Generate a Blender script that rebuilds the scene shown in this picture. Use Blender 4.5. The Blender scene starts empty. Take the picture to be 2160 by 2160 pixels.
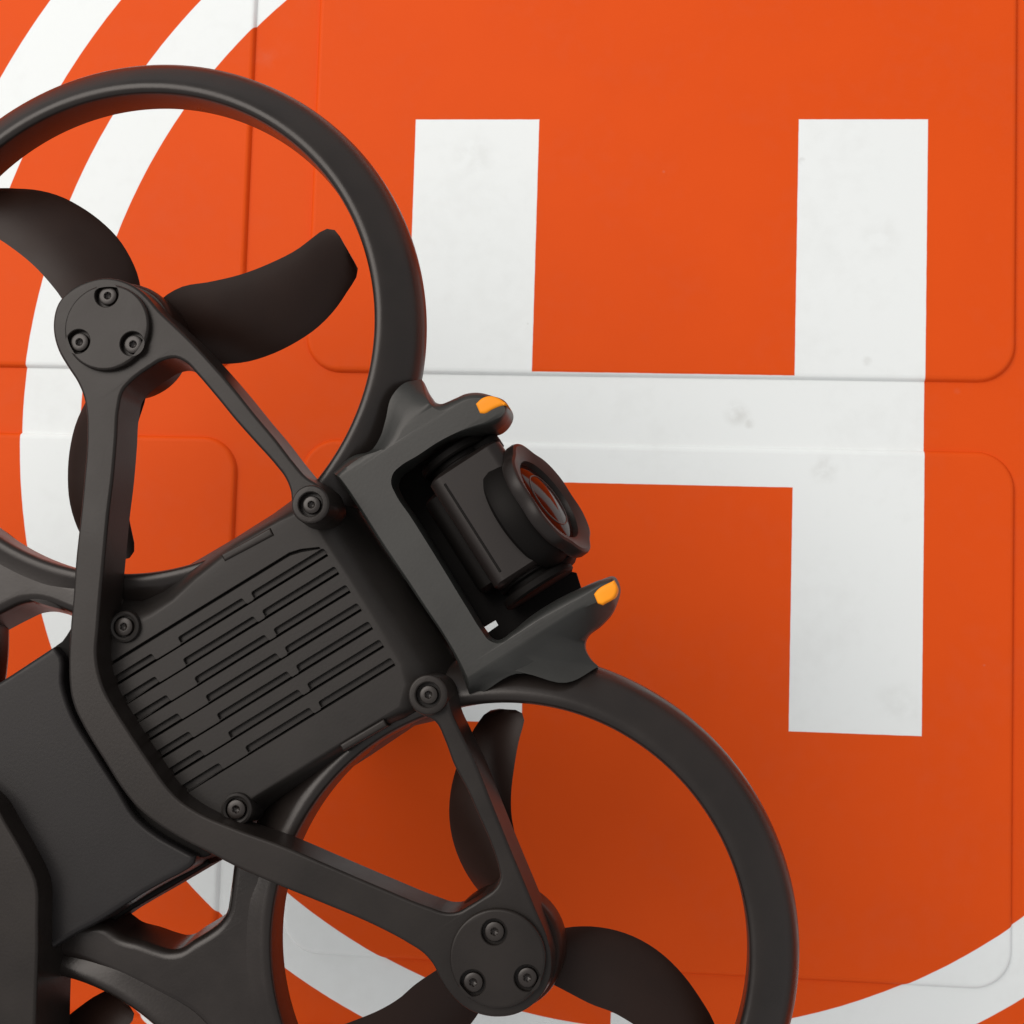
import bpy, bmesh, math
from mathutils import Vector, Matrix
from mathutils.geometry import tessellate_polygon

MM = 0.001
scene = bpy.context.scene
col = scene.collection

# ------------------------------------------------------------------ camera
PAD_S = 1.25                         # pad size factor
F_PX, CAM_H = 3000.0, 270.0 * PAD_S          # focal length in photo pixels, camera height over the pad in mm
R = Matrix(((0.99583495, -0.02393665, 0.08797609),
            (0.02996568, 0.99724465, -0.0678613),
            (-0.08610932, 0.07021492, 0.99380836)))
cam_data = bpy.data.cameras.new('camera')
cam = bpy.data.objects.new('camera', cam_data)
col.objects.link(cam)
cam_data.sensor_width = 36.0
cam_data.lens = F_PX / 2160.0 * 36.0
cam_data.clip_start = 0.01
cam_data.clip_end = 50.0
cam.matrix_world = Matrix.Translation((0, 0, CAM_H * MM)) @ R.to_4x4()
scene.camera = cam

# ------------------------------------------------------------------ light
world = bpy.data.worlds.new('World')
scene.world = world
world.use_nodes = True
bg = world.node_tree.nodes['Background']
bg.inputs['Color'].default_value = (0.97, 0.98, 1.0, 1)
bg.inputs['Strength'].default_value = 0.63


def area(name, loc, target, size, size_y, power, color):
    l = bpy.data.lights.new(name, 'AREA')
    l.shape = 'RECTANGLE'
    l.size, l.size_y = size, size_y
    l.energy = power
    l.color = color
    o = bpy.data.objects.new(name, l)
    col.objects.link(o)
    o.location = loc
    o.rotation_euler = (Vector(target) - Vector(loc)).to_track_quat('-Z', 'Y').to_euler()
    return o


area('window_light', (-0.62, 0.44, 0.96), (-0.02, 0.0, 0.05), 0.85, 0.78, 10.6, (1.0, 0.97, 0.93))
scene.view_settings.view_transform = 'Standard'
scene.view_settings.look = 'None'
scene.view_settings.exposure = 0.0
scene.view_settings.gamma = 1.0


# ------------------------------------------------------------------ calibrated tracing: photo point -> point in the place
def ray(p):
    d = R @ Vector(((p[0] - 1080) / F_PX, -(p[1] - 1080) / F_PX, -1.0))
    return Vector((0, 0, CAM_H)), d


def on_height(p, z):
    o, d = ray(p)
    return o + d * ((z - CAM_H) / d.z)


# drone frame: belly up and slightly tilted, held over the pad by an added support; x = its nose, y = across, z = up out of its belly
A0 = on_height((300, 706), CAM_H - 242.0)
B0 = on_height((1073, 1984), CAM_H - 235.0)
lat = (A0 - B0).normalized()
up = Vector((0, 0, 1))
fwd = lat.cross(up).normalized()
zax = fwd.cross(lat).normalized()
ORG = (A0 + B0) / 2
DM = Matrix((fwd, lat, zax)).transposed().to_4x4()
DM.translation = ORG * MM
DR = Matrix((fwd, lat, zax))            # world -> drone directions


def L(p, w=0.0):
    """photo point -> drone frame (mm) at height w over the rings' mid plane"""
    o, d = ray(p)
    o = DR @ (o - ORG)
    d = DR @ d
    q = o + d * ((w - o.z) / d.z)
    return Vector((q.x, q.y))


def LL(pts, w):
    return [L(p, w) for p in pts]


# ------------------------------------------------------------------ materials
def nodes_of(name):
    m = bpy.data.materials.new(name)
    m.use_nodes = True
    nt = m.node_tree
    return m, nt, nt.nodes['Principled BSDF']


def plastic(name, color, rough, bump=0.06, scale=900.0, spec=0.5, vary=0.12):
    m, nt, b = nodes_of(name)
    N, K = nt.nodes, nt.links
    tc = N.new('ShaderNodeTexCoord')
    n1 = N.new('ShaderNodeTexNoise'); n1.inputs['Scale'].default_value = scale * 2.2; n1.inputs['Detail'].default_value = 3
    n2 = N.new('ShaderNodeTexNoise'); n2.inputs['Scale'].default_value = scale * 0.12; n2.inputs['Detail'].default_value = 4
    K.new(tc.outputs['Object'], n1.inputs['Vector']); K.new(tc.outputs['Object'], n2.inputs['Vector'])
    mp = N.new('ShaderNodeMapRange')
    mp.inputs['From Min'].default_value = 0.3; mp.inputs['From Max'].default_value = 0.7
    mp.inputs['To Min'].default_value = 1 - vary; mp.inputs['To Max'].default_value = 1 + vary
    K.new(n2.outputs['Fac'], mp.inputs['Value'])
    mx = N.new('ShaderNodeVectorMath'); mx.operation = 'SCALE'
    mx.inputs[0].default_value = color
    K.new(mp.outputs['Result'], mx.inputs['Scale'])
    K.new(mx.outputs['Vector'], b.inputs['Base Color'])
    rr = N.new('ShaderNodeMapRange')
    rr.inputs['To Min'].default_value = rough - 0.11; rr.inputs['To Max'].default_value = rough + 0.11
    K.new(n2.outputs['Fac'], rr.inputs['Value']); K.new(rr.outputs['Result'], b.inputs['Roughness'])
    bp = N.new('ShaderNodeBump'); bp.inputs['Strength'].default_value = bump; bp.inputs['Distance'].default_value = 0.0002
    K.new(n1.outputs['Fac'], bp.inputs['Height']); K.new(bp.outputs['Normal'], b.inputs['Normal'])
    b.inputs['Specular IOR Level'].default_value = spec
    b.inputs['Specular Tint'].default_value = (1.0, 0.94, 0.90, 1)
    return m


M_FRAME = plastic('matt_grey_plastic', (0.0125, 0.0095, 0.008), 0.40, spec=0.27, vary=0.2)
M_GUARD = plastic('satin_guard_plastic', (0.014, 0.0105, 0.009), 0.31, spec=0.36, vary=0.2)
M_BODY = plastic('belly_plastic', (0.016, 0.0135, 0.012), 0.44, spec=0.25, vary=0.2)
M_NOSE = plastic('nose_frame_plastic', (0.022, 0.022, 0.020), 0.42, spec=0.36, vary=0.2)
M_BATT = plastic('battery_plastic', (0.013, 0.0115, 0.0115), 0.40, spec=0.23)
M_PROP = plastic('propeller_plastic', (0.014, 0.006, 0.004), 0.40, bump=0.02, spec=0.20)  # red in the base colour stands in for orange light off the pad
M_BLACK = plastic('black_plastic', (0.004, 0.0032, 0.0028), 0.6, spec=0.12)
M_GIMBAL = plastic('gimbal_plastic', (0.012, 0.009, 0.008), 0.40, bump=0.03, spec=0.26)
M_SCREW = plastic('screw_steel', (0.016, 0.012, 0.010), 0.36, bump=0.03, spec=0.42)
M_ORANGE = plastic('orange_accent', (0.93, 0.30, 0.012), 0.5, bump=0.02, spec=0.2)
M_FLOOR = plastic('grey_floor', (0.30, 0.29, 0.28), 0.7, bump=0.2, scale=120)

m, nt, b = nodes_of('lens_glass')
b.inputs['Base Color'].default_value = (0.016, 0.0025, 0.0012, 1)  # red of the mirrored pad put into the glass colour
b.inputs['Roughness'].default_value = 0.08
b.inputs['Specular IOR Level'].default_value = 0.09
b.inputs['Specular Tint'].default_value = (1.0, 0.22, 0.14, 1)
M_GLASS = m


# landing pad skin: orange foil with the white print (letter H, rings), laid out in pad space (metres)
def pad_material(name, root):
    m, nt, b = nodes_of(name)
    N, K = nt.nodes, nt.links
    tc = N.new('ShaderNodeTexCoord'); tc.object = root
    sep = N.new('ShaderNodeSeparateXYZ'); K.new(tc.outputs['Object'], sep.inputs[0])

    def mth(op, a, c=None, d=None):
        n = N.new('ShaderNodeMath'); n.operation = op
        for i, v in enumerate((a, c, d)):
            if v is None: continue
            if isinstance(v, (int, float)): n.inputs[i].default_value = v
            else: K.new(v, n.inputs[i])
        return n.outputs[0]
    X = mth('MULTIPLY', sep.outputs['X'], 1000.0)
    Y = mth('MULTIPLY', sep.outputs['Y'], 1000.0)
    # a breath of wobble in the printed edges
    wn = N.new('ShaderNodeTexNoise'); wn.inputs['Scale'].default_value = 420; K.new(tc.outputs['Object'], wn.inputs['Vector'])
    wob = mth('MULTIPLY', mth('SUBTRACT', wn.outputs['Fac'], 0.5), 0.10)
    E = 0.11

    def inside(dist):           # dist < 0 inside
        n = N.new('ShaderNodeMapRange'); n.interpolation_type = 'SMOOTHSTEP'
        n.inputs['From Min'].default_value = -E; n.inputs['From Max'].default_value = E
        n.inputs['To Min'].default_value = 1; n.inputs['To Max'].default_value = 0
        K.new(mth('ADD', dist, wob), n.inputs['Value'])
        return n.outputs[0]

    def box(x0, x1, y0, y1):
        dx = mth('SUBTRACT', mth('ABSOLUTE', mth('SUBTRACT', X, (x0 + x1) / 2)), (x1 - x0) / 2)
        dy = mth('SUBTRACT', mth('ABSOLUTE', mth('SUBTRACT', Y, (y0 + y1) / 2)), (y1 - y0) / 2)
        return inside(mth('MAXIMUM', dx, dy))
    rad = mth('SQRT', mth('ADD', mth('POWER', mth('SUBTRACT', X, 2.38), 2.0), mth('POWER', mth('SUBTRACT', Y, 35.45), 2.0)))

    def ring(r0, r1):
        return inside(mth('SUBTRACT', mth('ABSOLUTE', mth('SUBTRACT', rad, (r0 + r1) / 2)), (r1 - r0) / 2))
    parts = [box(-45.12, -20.89, -21.5, 95.06), box(28.93, 53.13, -21.16, 95.06), box(-40.0, 45.0, 24.34, 45.59),
             ring(112.6, 124.4), ring(137.1, 149.0), box(-2.75, 7.6, -80.0, -74.3)]
    mask = parts[0]
    for p in parts[1:]: mask = mth('MAXIMUM', mask, p)

    # wear: cloudy soiling, a few rubbed smudges and specks
    n1 = N.new('ShaderNodeTexNoise'); n1.inputs['Scale'].default_value = 45; n1.inputs['Detail'].default_value = 6
    n2 = N.new('ShaderNodeTexNoise'); n2.inputs['Scale'].default_value = 330; n2.inputs['Detail'].default_value = 5
    for n in (n1, n2): K.new(tc.outputs['Object'], n.inputs['Vector'])
    cloud = N.new('ShaderNodeMapRange'); cloud.inputs['From Min'].default_value = 0.5; cloud.inputs['From Max'].default_value = 0.85
    K.new(mth('ADD', mth('MULTIPLY', n1.outputs['Fac'], 0.6), mth('MULTIPLY', n2.outputs['Fac'], 0.4)), cloud.inputs['Value'])
    dirt = mth('MULTIPLY', cloud.outputs[0], 0.13)
    for (px, py, r, k) in ((1094, 705, 7, .75), (1113, 683, 4, .5), (1105, 690, 14, .18), (1555, 870, 36, .28), (1582, 892, 16, .25), (1692, 340, 12, .45),
                           (1829, 762, 14, .3), (1860, 500, 60, .10), (1400, 362, 5, .55), (2076, 1403, 4, .9), (1890, 1480, 60, .10),
                           (1920, 1500, 30, .10), (560, 120, 40, .2), (1740, 990, 40, .2), (2022, 823, 10, .25), (1000, 330, 70, .12)):
        q = on_height((px, py), 0.0) / PAD_S
        rr = r / 11.1
        d = mth('SQRT', mth('ADD', mth('POWER', mth('SUBTRACT', X, q.x), 2.0), mth('POWER', mth('SUBTRACT', Y, q.y), 2.0)))
        s = N.new('ShaderNodeMapRange'); s.interpolation_type = 'SMOOTHSTEP'
        s.inputs['From Min'].default_value = rr * 0.2; s.inputs['From Max'].default_value = rr
        s.inputs['To Min'].default_value = 1; s.inputs['To Max'].default_value = 0
        K.new(d, s.inputs['Value'])
        g = N.new('ShaderNodeMapRange'); g.inputs['From Min'].default_value = 0.36; g.inputs['From Max'].default_value = 0.62
        K.new(n2.outputs['Fac'], g.inputs['Value'])
        dirt = mth('MAXIMUM', dirt, mth('MULTIPLY', mth('MULTIPLY', s.outputs[0], k), g.outputs[0]))
    ormix = N.new('ShaderNodeMix'); ormix.data_type = 'RGBA'
    ormix.inputs['A'].default_value = (0.74, 0.080, 0.006, 1); ormix.inputs['B'].default_value = (0.66, 0.068, 0.005, 1)
    K.new(n1.outputs['Fac'], ormix.inputs['Factor'])
    c1 = N.new('ShaderNodeMix'); c1.data_type = 'RGBA'
    K.new(mask, c1.inputs['Factor']); K.new(ormix.outputs['Result'], c1.inputs['A'])
    c1.inputs['B'].default_value = (0.80, 0.815, 0.80, 1)
    c2 = N.new('ShaderNodeMix'); c2.data_type = 'RGBA'
    K.new(mth('MULTIPLY', dirt, mth('ADD', mth('MULTIPLY', mask, 0.65), 0.3)), c2.inputs['Factor'])
    K.new(c1.outputs['Result'], c2.inputs['A']); c2.inputs['B'].default_value = (0.33, 0.31, 0.27, 1)
    K.new(c2.outputs['Result'], b.inputs['Base Color'])
    b.inputs['Roughness'].default_value = 0.55
    b.inputs['Specular IOR Level'].default_value = 0.10
    n3 = N.new('ShaderNodeTexNoise'); n3.inputs['Scale'].default_value = 1500; n3.inputs['Detail'].default_value = 2
    K.new(tc.outputs['Object'], n3.inputs['Vector'])
    bp = N.new('ShaderNodeBump'); bp.inputs['Strength'].default_value = 0.12; bp.inputs['Distance'].default_value = 0.0002
    K.new(mth('ADD', mth('MULTIPLY', n3.outputs['Fac'], 0.5), mth('MULTIPLY', n1.outputs['Fac'], 2.0)), bp.inputs['Height'])
    K.new(bp.outputs['Normal'], b.inputs['Normal'])
    return m


# ------------------------------------------------------------------ mesh helpers (all sizes in mm)
def link_mesh(name, verts, faces, mat, parent=None, angle=38, label=None, bevel=0.0):
    me = bpy.data.meshes.new(name)
    me.from_pydata([(v[0] * MM, v[1] * MM, v[2] * MM) for v in verts], [], faces)
    bm = bmesh.new(); bm.from_mesh(me)
    bmesh.ops.remove_doubles(bm, verts=bm.verts, dist=1e-7)
    bmesh.ops.recalc_face_normals(bm, faces=bm.faces)
    bm.to_mesh(me); bm.free()
    me.materials.append(mat)
    for p in me.polygons: p.use_smooth = True
    me.set_sharp_from_angle(angle=math.radians(angle))
    o = bpy.data.objects.new(name, me)
    col.objects.link(o)
    if parent: o.parent = parent
    if label: o['label'] = label
    if bevel:
        bv = o.modifiers.new('bevel', 'BEVEL'); bv.width = bevel * MM; bv.segments = 3
        bv.limit_method = 'ANGLE'; bv.angle_limit = math.radians(32)
        bv.harden_normals = False
    wn = o.modifiers.new('weighted', 'WEIGHTED_NORMAL'); wn.keep_sharp = True
    return o


def smooth(pts, step=0.8, closed=True, sharp=70):
    """centripetal-like Catmull-Rom through the points, corners sharper than `sharp` degrees kept"""
    P = [Vector(p) for p in pts]
    n = len(P)
    out = []
    rng = range(n if closed else n - 1)

    def tangent(i):
        if closed: a, c = P[(i - 1) % n], P[(i + 1) % n]
        else: a, c = P[max(i - 1, 0)], P[min(i + 1, n - 1)]
        u, v = P[i] - a, c - P[i]
        if u.length < 1e-9 or v.length < 1e-9: return (c - a).normalized(), False
        corner = u.angle(v) > math.radians(sharp)
        t = u.normalized() * v.length + v.normalized() * u.length
        return (t.normalized() if t.length > 1e-9 else v.normalized()), corner
    for i in rng:
        a, c = P[i], P[(i + 1) % n]
        ln = (c - a).length
        k = max(1, int(round(ln / step)))
        ta, ca = tangent(i); tb, cb = tangent((i + 1) % n)
        if ca: ta = (c - a).normalized()
        if cb: tb = (c - a).normalized()
        for j in range(k):
            t = j / k
            h1 = 2*t**3 - 3*t**2 + 1; h2 = t**3 - 2*t**2 + t; h3 = -2*t**3 + 3*t**2; h4 = t**3 - t**2
            out.append(a * h1 + ta * (ln * h2) + c * h3 + tb * (ln * h4))
    if not closed: out.append(P[-1])
    return out


def area2(P):
    return sum(P[i].x * P[(i + 1) % len(P)].y - P[(i + 1) % len(P)].x * P[i].y for i in range(len(P)))


def ccw(P):
    return P if area2(P) > 0 else P[::-1]


def inset(P, d):
    n = len(P); out = []
    for i in range(n):
        a, b_, c = P[i - 1], P[i], P[(i + 1) % n]
        e1 = (b_ - a); e2 = (c - b_)
        if e1.length < 1e-9: e1 = e2
        if e2.length < 1e-9: e2 = e1
        n1 = Vector((-e1.y, e1.x)).normalized(); n2 = Vector((-e2.y, e2.x)).normalized()
        m_ = n1 + n2
        m_ = m_.normalized() if m_.length > 1e-6 else n1
        k = 1.0 / max(0.5, m_.dot(n1))
        out.append(b_ + m_ * d * k)
    return out


def plate(name, outline, zt, zb, mat, parent=None, bevel=0.8, segs=4, draft=0.0, holes=(), hole_depth=None, zfun=None, label=None, hb=0.0, angle=38, floor=False):
    """thick plate: rounded upper rim, drafted walls, optional blind holes"""
    P = ccw(outline)
    V, Fc = [], []
    zf = zfun or (lambda x, y: 0.0)

    def ringv(Q, z):
        s = len(V)
        for q in Q: V.append((q.x, q.y, z + zf(q.x, q.y)))
        return list(range(s, len(V)))

    def bridge(r0, r1):
        n = len(r0)
        for i in range(n):
            Fc.append((r0[i], r0[(i + 1) % n], r1[(i + 1) % n], r1[i]))
    rings = [ringv(inset(P, -draft), zb)]
    for k in range(segs + 1):
        a = k / segs * math.pi / 2
        rings.append(ringv(inset(P, bevel * (1 - math.cos(a))), zt - bevel + bevel * math.sin(a)))
    for r0, r1 in zip(rings, rings[1:]): bridge(r0, r1)
    cap = rings[-1]
    loops = [[Vector((V[i][0], V[i][1], 0)) for i in cap]]
    idx = list(cap)
    for H in holes:
        H = ccw(H)
        d = hole_depth if hole_depth is not None else (zt - zb)
        hs = [ringv(inset(H, -hb), zt)]
        if hb: hs.append(ringv(H, zt - hb))
        hs.append(ringv(H, zt - d))
        for r0, r1 in zip(hs, hs[1:]): bridge(r1, r0)
        loops.append([Vector((V[i][0], V[i][1], 0)) for i in hs[0]])
        idx += hs[0]
        if hole_depth is not None:
            fl = [Vector((V[i][0], V[i][1], 0)) for i in hs[-1]]
            for t in tessellate_polygon([fl]): Fc.append(tuple(hs[-1][j] for j in t))
    for t in tessellate_polygon(loops): Fc.append(tuple(idx[j] for j in t))
    if hole_depth is not None or not holes:
        fl = [Vector((V[i][0], V[i][1], 0)) for i in rings[0]]
        for t in tessellate_polygon([fl]): Fc.append(tuple(rings[0][j] for j in t))
    return link_mesh(name, V, Fc, mat, parent, label=label, angle=angle)


def loft(name, loops, mat, parent=None, cap_top=True, cap_bot=True, holes=(), hole_depth=1.0, angle=38, label=None, bevel=0.0, hb=0.0):
    """loops: list of lists of (x, y, z), same count, first = top"""
    V, Fc = [], []
    ids = []
    for lp in loops:
        s = len(V); V += [tuple(p) for p in lp]; ids.append(list(range(s, len(V))))
    for r0, r1 in zip(ids, ids[1:]):
        n = len(r0)
        for i in range(n): Fc.append((r0[i], r0[(i + 1) % n], r1[(i + 1) % n], r1[i]))
    if cap_top:
        ls = [[Vector((V[i][0], V[i][1], 0)) for i in ids[0]]]; idx = list(ids[0])
        zt = loops[0][0][2]
        for H, hole_depth in holes:
            s = len(V)
            H = ccw(H)
            for q in inset(H, -hb): V.append((q.x, q.y, zt))
            r0 = list(range(s, len(V))); s = len(V)
            for q in H: V.append((q.x, q.y, zt - max(hb, 0.01)))
            r1 = list(range(s, len(V))); s = len(V)
            for q in H: V.append((q.x, q.y, zt - hole_depth))
            r2 = list(range(s, len(V)))
            n = len(r0)
            for ra, rb in ((r0, r1), (r1, r2)):
                for i in range(n): Fc.append((ra[i], ra[(i + 1) % n], rb[(i + 1) % n], rb[i]))
            for t in tessellate_polygon([[Vector((V[i][0], V[i][1], 0)) for i in r2]]): Fc.append(tuple(r2[j] for j in t))
            ls.append([Vector((V[i][0], V[i][1], 0)) for i in r0]); idx += r0
        for t in tessellate_polygon(ls): Fc.append(tuple(idx[j] for j in t))
    if cap_bot:
        for t in tessellate_polygon([[Vector((V[i][0], V[i][1], 0)) for i in ids[-1]]]): Fc.append(tuple(ids[-1][j] for j in t))
    return link_mesh(name, V, Fc, mat, parent, angle=angle, label=label, bevel=bevel)


def lathe(name, profile, mat, parent=None, center=(0, 0, 0), axis=(0, 0, 1), n=64, closed=False, angle=38, rmod=None, label=None, a0=0.0):
    """revolve (r, h) profile about axis through center"""
    ax = Vector(axis).normalized()
    e1 = ax.orthogonal().normalized(); e2 = ax.cross(e1)
    if abs(ax.z) > 0.999: e1, e2 = Vector((1, 0, 0)), Vector((0, 1, 0))
    c = Vector(center)
    V, Fc = [], []
    k = len(profile)
    for i in range(n):
        a = 2 * math.pi * i / n + a0
        d = e1 * math.cos(a) + e2 * math.sin(a)
        for (r, h) in profile:
            rr = r * (rmod(a, r, h) if rmod else 1.0)
            V.append(tuple(c + d * rr + ax * h))
    for i in range(n):
        for j in range(k if closed else k - 1):
            a_, b_ = i * k + j, i * k + (j + 1) % k
            c_, d_ = ((i + 1) % n) * k + (j + 1) % k, ((i + 1) % n) * k + j
            Fc.append((a_, b_, c_, d_))
    o = link_mesh(name, V, Fc, mat, parent, angle=angle, label=label)
    return o


def circle(c, r, n=32):
    return [Vector((c[0] + r * math.cos(2 * math.pi * i / n), c[1] + r * math.sin(2 * math.pi * i / n))) for i in range(n)]


def copy_tree(o, parent=None, mat=None):
    c = o.copy(); col.objects.link(c)
    if parent: c.parent = parent
    for ch in list(o.children): copy_tree(ch, c)
    return c


# ------------------------------------------------------------------ floor and landing pad
fl = link_mesh('floor', [(-900, -900, -3.4), (900, -900, -3.4), (900, 900, -3.4), (-900, 900, -3.4)], [(0, 1, 2, 3)], M_FLOOR)
fl['kind'] = 'structure'

pad = bpy.data.objects.new('landing_pad', None); col.objects.link(pad)
pad.scale = (PAD_S,) * 3
pad['label'] = 'orange drone landing pad printed with a white H and white rings'
pad['category'] = 'landing pad'
M_PAD = pad_material('orange_pad_foil', pad)


def round_rect(x0, x1, y0, y1, r, k=10):
    out = []
    for cx, cy, a in ((x1 - r, y1 - r, 0), (x0 + r, y1 - r, 90), (x0 + r, y0 + r, 180), (x1 - r, y0 + r, 270)):
        for i in range(k + 1):
            t = math.radians(a + 90 * i / k)
            out.append(Vector((cx + r * math.cos(t), cy + r * math.sin(t))))
    return out


PW, PH, GX, GY = 135.4, 98.6, 12.4, 12.8
X0, Y0 = -65.5, -66.6
xs = [X0 + i * (PW + GX) for i in (-1, 0, 1)]
ys = [Y0 + i * (PH + GY) for i in (-1, 0, 1, 2)]
plate('base_sheet', round_rect(xs[0] - 12, xs[-1] + PW + 12, ys[0] - 12, ys[-1] + PH + 12, 16), -1.0, -2.7, M_PAD, pad, bevel=0.5)


def pad_panel(x0, y0):
    """padded panel: its rim rolls down into the seam"""
    prof = [(0.0, -1.25), (0.14, -0.95), (0.32, -0.55), (0.52, -0.24), (0.8, -0.06), (1.25, 0.0)]
    P = round_rect(0, PW, 0, PH, 7.2)
    loops = [[(q.x, q.y, z) for q in inset(ccw(P), d)] for d, z in prof[::-1]]
    o = loft('pad_panel', loops, M_PAD, pad, cap_bot=False, angle=80)
    o.location = (x0 * MM, y0 * MM, 0)
    return o


p0 = pad_panel(xs[1], ys[2])
for i, x in enumerate(xs):
    for j, y in enumerate(ys):
        if i == 1 and j == 2: continue
        c = p0.copy(); col.objects.link(c); c.location = (x * MM, y * MM, 0)

# ------------------------------------------------------------------ the drone
drone = bpy.data.objects.new('drone', None); col.objects.link(drone)
drone.matrix_world = DM
drone['label'] = 'dark grey camera drone turned belly up over the orange landing pad'
drone['category'] = 'drone'

W_ARM, W_BODY = 13.0, 7.5
RA = L((300, 706), 0); RB = L((1073, 1984), 0); RD = L((43, 2538), 0)
RC = Vector((RD.x, -RD.y + (RA.y + RB.y)))

# ring guards: rounded hoop, steep inner wall, outer skirt falling away
RING = [(0.00, -2.6), (0.00, 3.9), (0.025, 4.4), (0.07, 4.75), (0.15, 4.9), (0.24, 4.78), (0.34, 4.4), (0.48, 3.6), (0.66, 2.55), (0.81, 1.4),
        (0.92, 0.0), (0.98, -1.6), (1.0, -2.8), (0.95, -4.2), (0.84, -4.9), (0.5, -4.6), (0.15, -4.0)]


def guard_ring(C_, ri, ro, toward, half=58.0, n=192):
    """hoop: steep inner wall, thin lip, outer skirt falling away; where a web joins it the skirt stays level"""
    t = ro - ri
    V, Fc = [], []
    k = len(RING)
    a0 = math.atan2(toward.y, toward.x)
    for i in range(n):
        a = 2 * math.pi * i / n
        d = abs((a - a0 + math.pi) % (2 * math.pi) - math.pi)
        x = min(1.0, max(0.0, (math.radians(half) - d) / math.radians(22)))
        lv = x * x * (3 - 2 * x)
        for j, (u, w) in enumerate(RING):
            if 6 <= j <= 11: w = w + lv * ((4.75 - 0.95 * (u - 0.15)) - w) * (1.0 if j < 11 else 0.7)
            r = ri + t * u
            V.append((C_.x + r * math.cos(a), C_.y + r * math.sin(a), w))
    for i in range(n):
        for j in range(k):
            Fc.append((i * k + j, i * k + (j + 1) % k, ((i + 1) % n) * k + (j + 1) % k, ((i + 1) % n) * k + j))
    return link_mesh('propeller_guard', V, Fc, M_GUARD, drone, angle=60)


rings = []


def loc_r(c, r):
    """size in the drone's plane of a circle of r photo pixels round c"""
    q = [(L((c[0] + dx * r, c[1] + dy * r), 0) - L(c, 0)).length for dx, dy in ((1, 0), (-1, 0), (0, 1), (0, -1))]
    return sum(q) / 4


for C_, ri, ro, tw in ((RA, loc_r((300, 706), 493), loc_r((300, 706), 584), RC - RA), (RB, loc_r((1073, 1984), 503), loc_r((1073, 1984), 612), RD - RB),
                   (RC, loc_r((300, 706), 493), loc_r((300, 706), 584), RA - RC), (RD, loc_r((1073, 1984), 500), loc_r((1073, 1984), 600), RB - RD)):
    rings.append(guard_ring(C_, ri, ro, tw))

# webs that join the front hoops to the rear hoops
WL = smooth(LL([(-40, 1120), (20, 1165), (80, 1200), (153, 1226), (260, 1250), (280, 1300), (200, 1310), (146, 1290), (116, 1278), (83, 1272), (54, 1276), (25, 1289),
                (-30, 1318), (-120, 1370), (-230, 1400), (-260, 1300), (-200, 1180), (-110, 1100)], 2.0))
plate('guard_web', WL, 4.42, -4.0, M_GUARD, drone, bevel=1.6, segs=7, draft=1.2)
WR = smooth(LL([(500, 1795), (495, 1835), (489, 1880), (480, 1925), (468, 1942), (442, 1962), (412, 1980), (386, 1997), (366, 2000), (340, 1994), (306, 1982),
                (264, 1970), (228, 1946), (175, 1945), (110, 1975), (92, 2004), (140, 2018), (190, 2032), (250, 2056), (318, 2088), (410, 2136), (480, 2205),
                (540, 2240), (565, 2130), (552, 2030), (556, 1940), (570, 1860), (560, 1795)], 2.5))
plate('guard_web', WR, 4.42, -4.2, M_GUARD, drone, bevel=1.6, segs=7, draft=1.0)

# ---- belly: louvred plate that drops off towards the nose
body_pairs = [((178, 1372), (168, 1300)), ((226, 1346), (215, 1255)), ((284, 1322), (268, 1236)), ((325, 1300), (300, 1254)), ((368, 1270), (345, 1236)),
              ((416, 1224), (398, 1192)), ((506, 1150), (497, 1136)), ((590, 1102), (580, 1083)), ((625, 1088), (630, 1045)), ((652, 1092), (694, 997)),
              ((700, 1170), (742, 1040)), ((732, 1219), (780, 1098)), ((782, 1300), (850, 1206)), ((815, 1355), (920, 1312)), ((842, 1402), (972, 1396)),
              ((852, 1445), (985, 1445)), ((840, 1490), (950, 1500)), ((815, 1508), (905, 1522)), ((770, 1535), (858, 1533)), ((700, 1578), (763, 1597)),
              ((620, 1628), (680, 1650)), ((540, 1676), (590, 1700)), ((490, 1712), (520, 1750)), ((420, 1745), (430, 1775)), ((330, 1710), (320, 1740)),
              ((220, 1560), (200, 1580)), ((176, 1440), (166, 1450))]
top = smooth(LL([a for a, _ in body_pairs], W_BODY), step=99)
base = smooth(LL([c for _, c in body_pairs], -2.0), step=99)


def mixl(a, c, t, z):
    return [(p.x + (q.x - p.x) * t, p.y + (q.y - p.y) * t, z) for p, q in zip(a, c)]


def uv_pt(u, v, w):
    return L((0.852 * u + 0.523 * v, -0.523 * u + 0.852 * v), w)


# louvre recesses: seven rows of three slots tied by a hairline step, plus the long top line
holes = []
rowv = [1357.8, 1402.8, 1448.5, 1493.7, 1539, 1584, 1629]
sh = 15.5
for k, v in enumerate(rowv):
    lo = -566 + (0 if k < 5 else 4)
    ml, lr = (-384, -449) if k in (0, 6) else (-399, -468)
    hi = -24
    # the shadow line along the step: fine between the slots, wider under them
    edge = [(hi, v - 1.2), (-204, v - 1.2), (-207, v + 1.0), (-221, v + 1.0), (-224, v - 1.2), (ml, v - 1.2), (ml - 3, v + 1.0), (lr + 3, v + 1.0), (lr, v - 1.2), (lo, v - 1.2)]
    holes.append(([uv_pt(u, vv, W_BODY) for u, vv in [(lo, v + 3.8), (hi, v + 3.8)] + edge], 1.8))
    for u0, u1 in ((lo, lr), (ml, -225), (-203, hi)):
        v0, v1 = v - sh, v - 2.4
        r = 4.0
        poly = [(u0, v1), (u1, v1), (u1, v0 + r), (u1 - 1.2, v0 + 1.2), (u1 - r, v0), (u0 + r, v0), (u0 + 1.2, v0 + 1.2), (u0, v0 + r)]
        holes.append(([uv_pt(u, vv, W_BODY) for u, vv in poly], 0.8))
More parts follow.
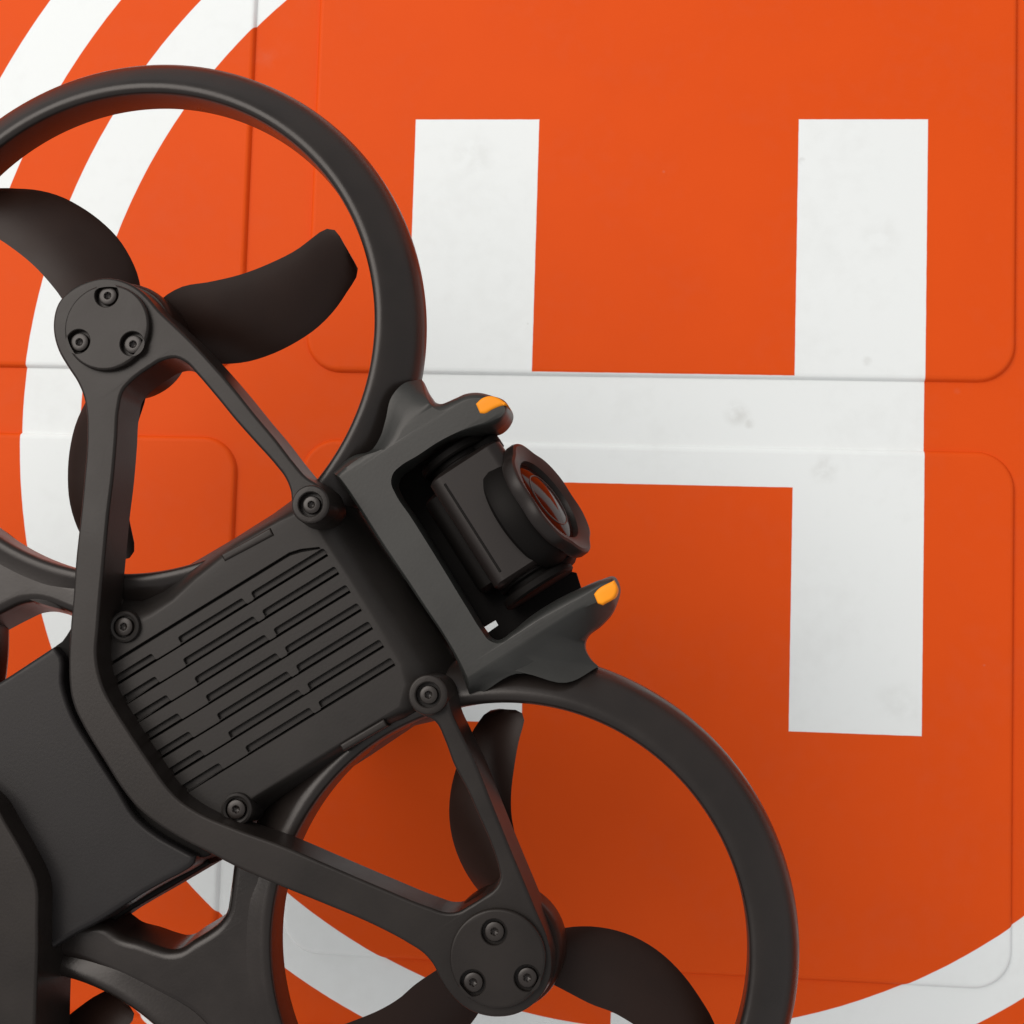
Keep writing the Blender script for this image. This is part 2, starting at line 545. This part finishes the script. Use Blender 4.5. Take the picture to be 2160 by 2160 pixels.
tl = [(-560, 1313), (-90, 1313), (-66, 1319), (-30, 1336), (-30, 1340), (-68, 1325), (-92, 1319), (-560, 1319)]
holes.append(([uv_pt(u, v, W_BODY) for u, v in tl], 1.5))
loft('belly_plate', [mixl(top, base, 0, W_BODY), mixl(top, base, 0.07, 7.4), mixl(top, base, 0.16, 7.1), mixl(top, base, 0.28, 6.5), mixl(top, base, 0.42, 5.4), mixl(top, base, 0.58, 3.9), mixl(top, base, 0.75, 2.0), mixl(top, base, 0.9, 0.0), mixl(top, base, 1.0, -2.0), mixl(top, base, 1.02, -9.0)],
     M_BODY, drone, holes=holes, hb=0.07, angle=32)

# unseen support added under the body, kept narrow to soften shadows on the pad
sh = LL([(150, 1360), (330, 1300), (560, 1180), (660, 1170), (800, 1400), (790, 1450), (560, 1600), (330, 1660), (200, 1500)], -2.0)
c0 = sum(sh, Vector((0, 0))) / len(sh)
support_loops = []
for z, s in ((-3, 1.0), (-10, 0.86), (-17, 0.66), (-28, 0.52), (-45, 0.46), (-ORG.z + 3.0, 0.42), (-ORG.z + 0.6, 0.38)):
    support_loops.append([(c0.x + (p.x - c0.x) * s, c0.y + (p.y - c0.y) * s, z) for p in sh])
loft('added_support', support_loops, M_BODY, drone, angle=60)

# side rails at the belly's edges
for pts in ([(466, 1170), (474, 1184), (578, 1129), (570, 1113)], [(716, 1571), (724, 1585), (818, 1531), (810, 1516)]):
    plate('side_rail', smooth(LL(pts, 7.6), step=0.6, sharp=40), 7.8, -1.0, M_FRAME, drone, bevel=0.35)

# ---- arms: one bracket from motor mount to motor mount round the belly, with two diagonal struts
arm_px = [(125, 633), (111, 684), (113, 709), (122, 739), (142, 774), (162, 805), (175, 836), (180, 862), (182, 928), (176, 1011), (168, 1094), (159, 1177),
          (153, 1260), (147, 1326), (144, 1384), (145, 1440), (148, 1466), (155, 1491), (175, 1533), (219, 1606), (257, 1666), (290, 1706), (331, 1739),
          (390, 1775), (435, 1797), (497, 1829), (596, 1872), (680, 1906), (796, 1956), (858, 1989), (895, 2014), (914, 2037), (926, 2062), (947, 2095),
          (990, 2132), (1044, 2146), (1094, 2138), (1132, 2112), (1156, 2076), (1164, 2028), (1153, 1975), (1130, 1920), (1111, 1874), (1078, 1795), (1036, 1691), (1003, 1608),
          (970, 1540), (952, 1500), (944, 1466), (934, 1438), (903, 1425), (872, 1438), (862, 1466), (870, 1494), (890, 1508), (917, 1522),
          (937, 1560), (957, 1613), (986, 1668), (1011, 1725), (1036, 1783), (1050, 1826), (1054, 1853), (1045, 1872), (1022, 1890), (988, 1911), (966, 1923), (940, 1925),
          (905, 1914), (804, 1873), (680, 1820), (596, 1784), (497, 1748), (415, 1712), (378, 1687), (348, 1655), (318, 1612), (272, 1543), (240, 1492), (220, 1455),
          (208, 1418), (203, 1382), (207, 1321), (211, 1267), (217, 1205), (224, 1132), (229, 1081), (238, 1008), (245, 928), (250, 860),
          (259, 824), (281, 800), (315, 775), (344, 759), (370, 755), (392, 765), (414, 788), (456, 837), (497, 887), (538, 933), (580, 980), (601, 1008), (612, 1036),
          (615, 1066), (625, 1092), (655, 1106), (686, 1094), (697, 1064), (690, 1038), (668, 1020), (646, 1006), (621, 978), (580, 925), (538, 875), (497, 824), (456, 776),
          (397, 713), (360, 678), (336, 655), (313, 628), (291, 608), (258, 591), (223, 585), (185, 592), (150, 609)]
arm = plate('arm_bracket', smooth(LL(arm_px, W_ARM), step=0.7), W_ARM, 5.0, M_FRAME, drone, bevel=0.55, draft=0.45)

# rear arm (the lower left corner) and its mirror
rear_px = [(-60, 1650), (-10, 1698), (8, 1730), (54, 1811), (75, 1857), (79, 1950), (74, 2160), (72, 2330), (84, 2420), (80, 2560), (10, 2640), (-70, 2560), (-40, 2400), (-30, 2160), (-30, 1900), (-60, 1780)]
rear = plate('rear_arm', smooth(LL(rear_px, W_ARM), step=1.2), W_ARM, 1.0, M_FRAME, drone, bevel=0.55, draft=0.5)

# ---- battery
bat_px = [(-330, 1600), (-60, 1470), (0, 1437), (62, 1397), (112, 1364), (129, 1384), (132, 1440), (153, 1508), (200, 1587), (249, 1664), (288, 1726), (334, 1763),
          (378, 1788), (412, 1806), (408, 1822), (388, 1838), (350, 1858), (300, 1886), (262, 1910), (215, 1940), (150, 1975), (95, 2010), (20, 2060), (-200, 2190)]
plate('battery', smooth(LL(bat_px, 8.0), step=1.0), 8.0, -10.0, M_BATT, drone, bevel=0.8, segs=5, draft=0.2)
ch_px = [(106, 1380), (110, 1368), (130, 1353), (140, 1339), (150, 1322), (190, 1330), (190, 1390), (260, 1430), (420, 1700), (470, 1770), (440, 1806), (380, 1800), (270, 1735), (170, 1560), (125, 1470)]
plate('battery_channel', smooth(LL(ch_px, 5.5), step=1.0), 5.5, -8.0, M_BLACK, drone, bevel=0.4)  # black sheet for the shade in the gap beside the arm
plate('battery_rail', smooth(LL([(437, 1812), (445, 1822), (360, 1872), (265, 1927), (228, 1950), (200, 1955), (190, 1940), (300, 1880)], 1.0), step=1.0), 1.0, -6.0, M_BLACK, drone, bevel=0.5)
for pts in ([(307, 1862), (312, 1850), (345, 1836), (353, 1841), (340, 1853), (318, 1868)], [(178, 1946), (186, 1934), (205, 1921), (216, 1921), (212, 1930), (190, 1948)]):
    plate('battery_latch', smooth(LL(pts, 5.0), step=0.4), 4.2, -1.0, M_BATT, drone, bevel=0.3)

# ---- motors, caps and propellers
MA = L((223, 689), 14.5); MB_ = L((1048.5, 2022.5), 14.5)


def screw(c, z, r, parent, sock=0.36, a0=0.0):
    o = lathe('screw', [(0.0, -1.2), (0.001, -0.75), (r * sock * 0.55, -0.7), (r * sock, -0.55), (r * sock, -0.12), (r * (sock + 0.08), 0.0), (r * 0.8, 0.0), (r * 0.95, -0.10), (r, -0.28), (r, -1.4)],
              M_SCREW, parent, (c.x, c.y, z), n=24, angle=35, rmod=lambda a, rr, h: (1 + 0.16 * math.cos(6 * a)) if rr <= r * sock + 1e-6 else 1.0)
    return o


def motor(c, cap_r, screws_c, scr):
    lathe('motor_bell', [(0.01, 8.0), (8.9, 8.0), (9.4, 7.4), (9.6, 6.0), (9.6, 0.5), (9.2, -0.6), (8.2, -1.0), (7.6, -3.6), (0.01, -4.0)], M_PROP, drone, (c.x, c.y, 0), n=64)
    cap = plate('motor_cap', circle(c, cap_r, 72), 14.3, 11.5, M_FRAME, drone, bevel=0.45, holes=[circle(s, scr * 1.32, 28) for s in screws_c], hole_depth=1.6, hb=0.12)
    for s in screws_c: screw(s, 13.85, scr, cap)
    return cap


scrA = [L(p, 14.3) for p in ((224.4, 622), (164.6, 720), (278, 724.6))]
scrB = [L(p, 14.3) for p in ((1042, 1966.6), (997, 2074), (1111.5, 2064))]
motor(MA, 96.5 / 13.15, scrA, 20.5 / 13.1)
motor(MB_, 100.5 / 13.55, scrB, 20.5 / 13.5)
MD = Vector((RD.x, RD.y)) + (MB_ - RB)
for cx in (MD, Vector((MD.x, RC.y + (MA.y - RA.y)))):
    lathe('motor_bell', [(0.01, 11.0), (9.9, 11.0), (10.1, 10.0), (10.1, 0.5), (9.7, -0.6), (8.2, -1.0), (7.6, -3.6), (0.01, -4.0)], M_PROP, drone, (cx.x, cx.y, 0), n=64)

# bosses with screws at the ends of the struts, and the two countersunk belly screws
for (px, py, rr) in ((655.5, 1064, 42), (903, 1465.6, 42)):
    c = L((px, py), 14.3)
    bo = plate('strut_boss', circle(c, rr / 13.3, 40), 14.6, 3.0, M_FRAME, drone, bevel=0.4, holes=[circle(c, 26.5 / 13.3, 28)], hole_depth=1.5, hb=0.15)
    screw(c, 14.0, 19.5 / 13.3, bo)
for (px, py) in ((262, 1322), (499, 1707)):
    c = L((px, py), 8.2)
    bo = lathe('screw_boss', [(0.01, 7.6), (1.75, 7.6), (1.85, 8.3), (2.2, 8.5), (2.55, 8.3), (2.7, 7.6), (2.7, 0.0)], M_BODY, drone, (c.x, c.y, 0), n=32)
    screw(c, 8.6, 1.55, bo)


# propeller: three scimitar blades, thin, pitched and cambered
def blade_mesh(name, lead, trail, parent, sgn, zroot=0.0, pitch=7.0):
    NS, NC = 26, 10
    A_ = smooth(lead, step=0.35, closed=False); B_ = smooth(trail, step=0.35, closed=False)

    def samp(P, t):
        d = [0.0]
        for a, c in zip(P, P[1:]): d.append(d[-1] + (c - a).length)
        x = t * d[-1]
        for i in range(len(P) - 1):
            if d[i + 1] >= x:
                k = (x - d[i]) / max(1e-9, d[i + 1] - d[i]); return P[i].lerp(P[i + 1], k)
        return P[-1]
    V = []; Fc = []
    for side in (1, -1):
        for i in range(NS + 1):
            t = i / NS
            a, c = samp(A_, t), samp(B_, t)
            for j in range(NC + 1):
                s = j / NC
                q = a.lerp(c, s)
                pt = pitch * (1 - 0.5 * t)
                z = zroot + pt * (0.5 - s) + 0.9 * math.sin(math.pi * s) * (1 - 0.5 * t)
                th = 0.34 * math.sqrt(max(0.0, math.sin(math.pi * min(1, max(0, s * 0.97 + 0.015)))))
                V.append((q.x, q.y, z + side * th))
    n = NC + 1; off = (NS + 1) * n
    for i in range(NS):
        for j in range(NC):
            k = i * n + j
            Fc.append((k, k + 1, k + n + 1, k + n)); Fc.append((off + k, off + k + n, off + k + n + 1, off + k + 1))
    for i in range(NS):
        for j in (0, NC):
            k = i * n + j; Fc.append((k, k + n, off + k + n, off + k))
    for j in range(NC):
        for i in (0, NS):
            k = i * n + j; Fc.append((k, k + 1, off + k + 1, off + k))
    return link_mesh(name, V, Fc, M_PROP, parent, angle=60)


def propeller(name_c, lead_px, trail_px, w, sgn, turn=0.0):
    pr = bpy.data.objects.new('propeller', None); col.objects.link(pr)
    pr.parent = drone; pr.location = (name_c.x * MM, name_c.y * MM, 0)
    ld = [L(p, w) - name_c for p in lead_px]; tr = [L(p, w) - name_c for p in trail_px]
    bl = blade_mesh('blade', ld, tr, pr, sgn, zroot=w)
    for k in (1, 2):
        c = bl.copy(); col.objects.link(c); c.parent = pr; c.rotation_euler = (0, 0, k * 2 * math.pi / 3 + (math.radians(turn) if k == 2 else 0))
    hub = lathe('hub', [(0.01, 0.8), (6.8, 0.8), (7.4, 0.2), (7.4, -3.2), (6.8, -4.2), (0.01, -4.6)], M_PROP, pr, n=48)
    return pr


PA = L((291, 707), -1.0); PB = MB_ + (L((1066, 1972), 0) - L((1066, 1977), 0))
propA = propeller(PA, [(330, 668), (364, 634), (393, 617), (456, 604), (518, 588), (580, 563), (634, 534), (671, 505), (689, 492), (704, 489), (714, 494), (722, 505)],
                  [(372, 742), (420, 756), (472, 759), (505, 756), (559, 741), (613, 716), (663, 683), (700, 646), (729, 605), (748, 574), (750, 560), (742, 544)], -1.0, 1, turn=5.0)
propB = propeller(PB, [(1100, 1885), (1096, 1830), (1090, 1753), (1084, 1724), (1082, 1675), (1088, 1617), (1098, 1559), (1108, 1521), (1109, 1511), (1102, 1502), (1091, 1497), (1075, 1496)],
                  [(1030, 1912), (1006, 1888), (986, 1861), (962, 1815), (947, 1766), (942, 1720), (945, 1675), (957, 1625), (980, 1570), (1005, 1525), (1026, 1501), (1050, 1495)], -1.0, -1)
propD = copy_tree(propB); propD.location = (MD.x * MM, MD.y * MM, 0); propD.rotation_euler = (0, 0, math.radians(-27.5))
propC = copy_tree(propA); propC.location = (MD.x * MM, (RC.y + MA.y - RA.y) * MM, 0)

# ---- nose frame that cradles the camera
nose = [  # (edge of the flat face, shoulder, skirt) traced, height of shoulder, height of skirt
    ((906, 852), (893, 826), (889, 800), 4.6, 1.2), ((914, 860), (908, 845), (903, 829), 5.0, 2.2), ((932, 868), None, (928, 852)), ((962, 855), None, (962, 841)), ((986, 844), None, (986, 831)),
    ((1011, 841), None, (1011, 829)), ((1040, 846), None, (1040, 836)), ((1060, 854), None, (1065, 846)), ((1066, 866), None, (1076, 866)), ((1058, 877), None, (1067, 891)),
    ((1034, 887), None, (1053, 904)), ((990, 901), None, (1020, 912)), ((928, 930), None, (930, 934)), ((879, 962), None, (881, 966)), ((846, 982), None, (850, 986)),
    ((829, 999), None, (834, 1002)), ((825, 1019), None, (830, 1020)), ((833, 1040), None, (838, 1039)), ((866, 1090), None, (871, 1088)), ((928, 1189), None, (932, 1187)),
    ((986, 1284), None, (990, 1282)), ((1015, 1330), None, (1018, 1327)), ((1032, 1351), None, (1033, 1345)), ((1053, 1358), None, (1052, 1350)),
    ((1084, 1341), None, (1079, 1333)), ((1126, 1315), None, (1118, 1301)), ((1188, 1281), None, (1178, 1263)), ((1244, 1250), None, (1235, 1236)),
    ((1266, 1236), None, (1270, 1222)), ((1284, 1230), None, (1297, 1217)), ((1290, 1243), None, (1306, 1235)), ((1282, 1260), None, (1300, 1268)),
    ((1262, 1266), (1280, 1290), (1290, 1293), 3.4, 2.0), ((1238, 1274), (1256, 1314), (1268, 1318), 3.2, 2.0), ((1177, 1308), (1222, 1346), (1236, 1347), 3.4, 2.0), ((1146, 1328), (1204, 1352), (1233, 1360), 3.8, 1.8),
    ((1112, 1351), (1170, 1370), (1247, 1392), 4.9, 1.0), ((1084, 1369), (1134, 1390), (1262, 1406), 5.4, 0.8), ((1050, 1390), (1104, 1407), (1194, 1440), 5.7, 4.9), ((1022, 1407), (1074, 1419), (1088, 1421), 5.9, 5.7),
    ((1000, 1421), (1024, 1440), (1014, 1462), 5.6, 4.6), ((987, 1428), None, (992, 1470)), ((970, 1393), None, (966, 1396)), ((887, 1261), None, (883, 1263)), ((804, 1137), None, (800, 1140)),
    ((754, 1059), None, (750, 1061)), ((731, 1025), None, (727, 1027)), ((716, 1006), (706, 1000), (700, 997), 6.2, 4.0), ((776, 964), (756, 962), (744, 962), 6.5, 5.0), ((818, 946), (796, 948), (784, 949), 6.3, 5.6),
    ((838, 928), (812, 926), (801, 924), 6.2, 5.6), ((852, 904), (826, 891), (813, 887), 6.0, 5.5), ((872, 882), (840, 848), (826, 837), 5.7, 5.2), ((890, 866), (864, 826), (847, 812), 5.2, 4.5)]
WN = 7.2
N4 = []
for row in nose:
    t_, m_, l_ = row[:3]
    zl = row[4] if len(row) > 3 else 3.4
    t3, l3 = L(t_, WN), L(l_, zl)
    if m_: m3, zm = L(m_, row[3]), row[3]
    else: m3, zm = t3.lerp(l3, 0.72), WN - 1.2
    N4.append((Vector((t3.x, t3.y, WN)), Vector((m3.x, m3.y, zm)), Vector((l3.x, l3.y, zl)), Vector((l3.x, l3.y, -1.5))))


def smooth_rows(rows, k=6):
    """Catmull-Rom all loops together so that their points stay paired"""
    n = len(rows); out = [[] for _ in rows[0]]
    for i in range(n):
        for c in range(len(rows[0])):
            p0, p1, p2, p3 = (rows[(i + d) % n][c] for d in (-1, 0, 1, 2))
            l1 = max((p2 - p1).length, 1e-6)
            def tan(a, b_, c_):
                u, v = b_ - a, c_ - b_
                if u.length < 1e-6 or v.length < 1e-6 or u.angle(v) > math.radians(75): return (p2 - p1).normalized()
                return (u.normalized() * v.length + v.normalized() * u.length).normalized()
            t1, t2 = tan(p0, p1, p2), tan(p1, p2, p3)
            for j in range(k):
                t = j / k
                out[c].append(p1 * (2*t**3 - 3*t**2 + 1) + t1 * (l1 * (t**3 - 2*t**2 + t)) + p2 * (3*t**2 - 2*t**3) + t2 * (l1 * (t**3 - t**2)))
    return out


tops, mids, lows, bots = smooth_rows(N4)
for q in tops: q.z = WN
for q in bots: q.z = -1.5
soft = [[a.lerp(c, 0.12) for a, c in zip(tops, mids)], [a.lerp(c, 0.5) + Vector((0, 0, 0.32)) for a, c in zip(tops, mids)]]
for q, a in zip(soft[0], tops): q.z = WN - 0.06
under = [q + Vector((0, 0, -0.5)) for q in lows]
nf = loft('nose_frame', [tops, soft[0], soft[1], mids, lows, under, bots], M_NOSE, drone, angle=44)

for w_, pts in ((5.6, [(1004, 853), (1017, 841), (1033, 836), (1055, 842), (1072, 855), (1057, 858), (1038, 866), (1023, 874), (1013, 873)]),
                (6.0, [(1253, 1254), (1259, 1246), (1296, 1224), (1303, 1239), (1299, 1257), (1271, 1276), (1261, 1273)])):
    plate('orange_tip', smooth(LL(pts, w_ + 1.2), step=0.4, sharp=50), w_ + 1.9, w_ - 3.0, M_ORANGE, drone, bevel=0.5)

# ---- gimbal and camera
slit = [L(p, -6.5) for p in ((1005, 1332), (1045, 1308), (1051, 1319), (1015, 1344))]
gm = plate('gimbal_mount', LL([(800, 985), (850, 955), (1000, 905), (1036, 925), (1050, 960), (1090, 1090), (1140, 1190), (1216, 1208), (1226, 1240), (1080, 1375), (1000, 1375), (900, 1240)], -6.5),
           -6.5, -7.0, M_BLACK, drone, bevel=0.1, segs=2, holes=[slit])

# body of the camera: rounded block across the nose
u3, l3 = Vector((1, 0, 0)), Vector((0, 1, 0))
bc = L((1036, 1100), 0.0)
bx = []
def rbox(name, cx, cy, cz, hx, hy, hz, r, mat, parent, k=6):
    """block rounded about the y axis and softened at its ends"""
    sec = []
    for sx, sz, a in ((1, 1, 0), (-1, 1, 90), (-1, -1, 180), (1, -1, 270)):
        for i in range(k + 1):
            t = math.radians(a + 90 * i / k)
            sec.append((sx * (hx - r) + r * math.cos(t), sz * (hz - r) + r * math.sin(t)))
    loops = []
    e = 0.9
    for y, ins in ((-hy, 1.6), (-hy + 0.35, 0.6), (-hy + e, 0.0), (hy - e, 0.0), (hy - 0.35, 0.6), (hy, 1.6)):
        kx, kz = (hx - ins) / hx, (hz - ins) / hz
        loops.append([(cx + x * kx, cy + y, cz + z * kz) for x, z in sec])
    V, Fc = [], []
    for lp in loops: V += lp
    n = len(sec)
    for i in range(len(loops) - 1):
        for j in range(n): Fc.append((i * n + j, i * n + (j + 1) % n, (i + 1) * n + (j + 1) % n, (i + 1) * n + j))
    Fc.append(tuple(range(n))); Fc.append(tuple(range((len(loops) - 1) * n, len(loops) * n)))
    return link_mesh(name, V, Fc, mat, parent, angle=40)


gimbal = rbox('camera_body', bc.x + 1.6, bc.y, -1.3, 6.9, 11.0, 6.4, 2.4, M_GIMBAL, drone)
# seam line round its back
seam = rbox('camera_back', bc.x - 5.0, bc.y, -6.0, 3.2, 9.6, 6.2, 2.4, M_BLACK, drone)
rbox('camera_seam', bc.x - 2.9, bc.y, -1.24, 0.22, 9.6, 6.42, 0.1, M_BLACK, gimbal, k=2)
tilt = math.radians(17)
ax = Vector((math.cos(tilt), 0, math.sin(tilt)))
lc2 = L((1157, 1054), 1.0)
lc = Vector((lc2.x, lc2.y, 1.0))


def lobes(a, r, h):
    if r < 8.6: return 1.0
    e1 = ax.orthogonal().normalized(); e2 = ax.cross(e1)
    a_lat = math.atan2(Vector((0, 1, 0)).dot(e2), Vector((0, 1, 0)).dot(e1))
    c = math.cos(6 * (a - a_lat))
    return 1.0 + (0.032 * c - 0.008 * math.cos(12 * (a - a_lat))) * min(1, (r - 8.6) / 1.0)


lathe('lens_neck', [(0.01, -6.4), (9.4, -6.4), (10.2, -5.7), (10.4, -4.4), (9.9, -2.6), (9.2, -1.3), (0.01, -1.3)], M_BLACK, gimbal, lc, ax, n=64)
lathe('lens_hood', [(0.01, -1.7), (9.6, -1.7), (10.5, -1.4), (10.8, -0.8), (10.8, 0.3), (10.6, 0.75), (10.1, 0.95), (8.8, 0.65), (7.7, 0.2), (7.5, -0.9), (0.01, -0.9)],
      M_GIMBAL, gimbal, lc, ax, n=128, rmod=lobes, angle=32)
lathe('lens_glass', [(0.001, 0.35), (1.5, 0.32), (3.0, 0.2), (4.6, 0.0), (6.0, -0.26), (7.0, -0.5), (7.55, -0.75)], M_GLASS, gimbal, lc, ax, n=64, angle=80)
lathe('lens_glint_ring', [(4.75, -0.1), (4.8, 0.06), (5.0, 0.04), (5.05, -0.2)], M_SCREW, gimbal, lc, ax, n=64, angle=80)  # ring added to stand in for a thin bright streak on the glass
# gimbal motors at both ends: stepped drums on the cross axis
for s in (1, -1):
    cy = bc.y + s * 10.2
    rbox('gimbal_arm', bc.x + 4.2, bc.y + s * 11.7, -3.4, 4.5, 1.5, 4.6, 1.6, M_BLACK, drone)
    lathe('gimbal_motor', [(0.01, 0.0), (5.6, 0.0), (6.0, 0.25), (6.0, 1.1), (5.6, 1.35), (5.2, 1.4), (5.2, 2.1), (6.3, 2.2), (6.6, 2.5), (6.6, 3.5), (6.2, 3.9), (0.01, 4.0)],
          M_BLACK, drone, (bc.x + 0.8, cy, -2.6), (0, s, 0), n=64)
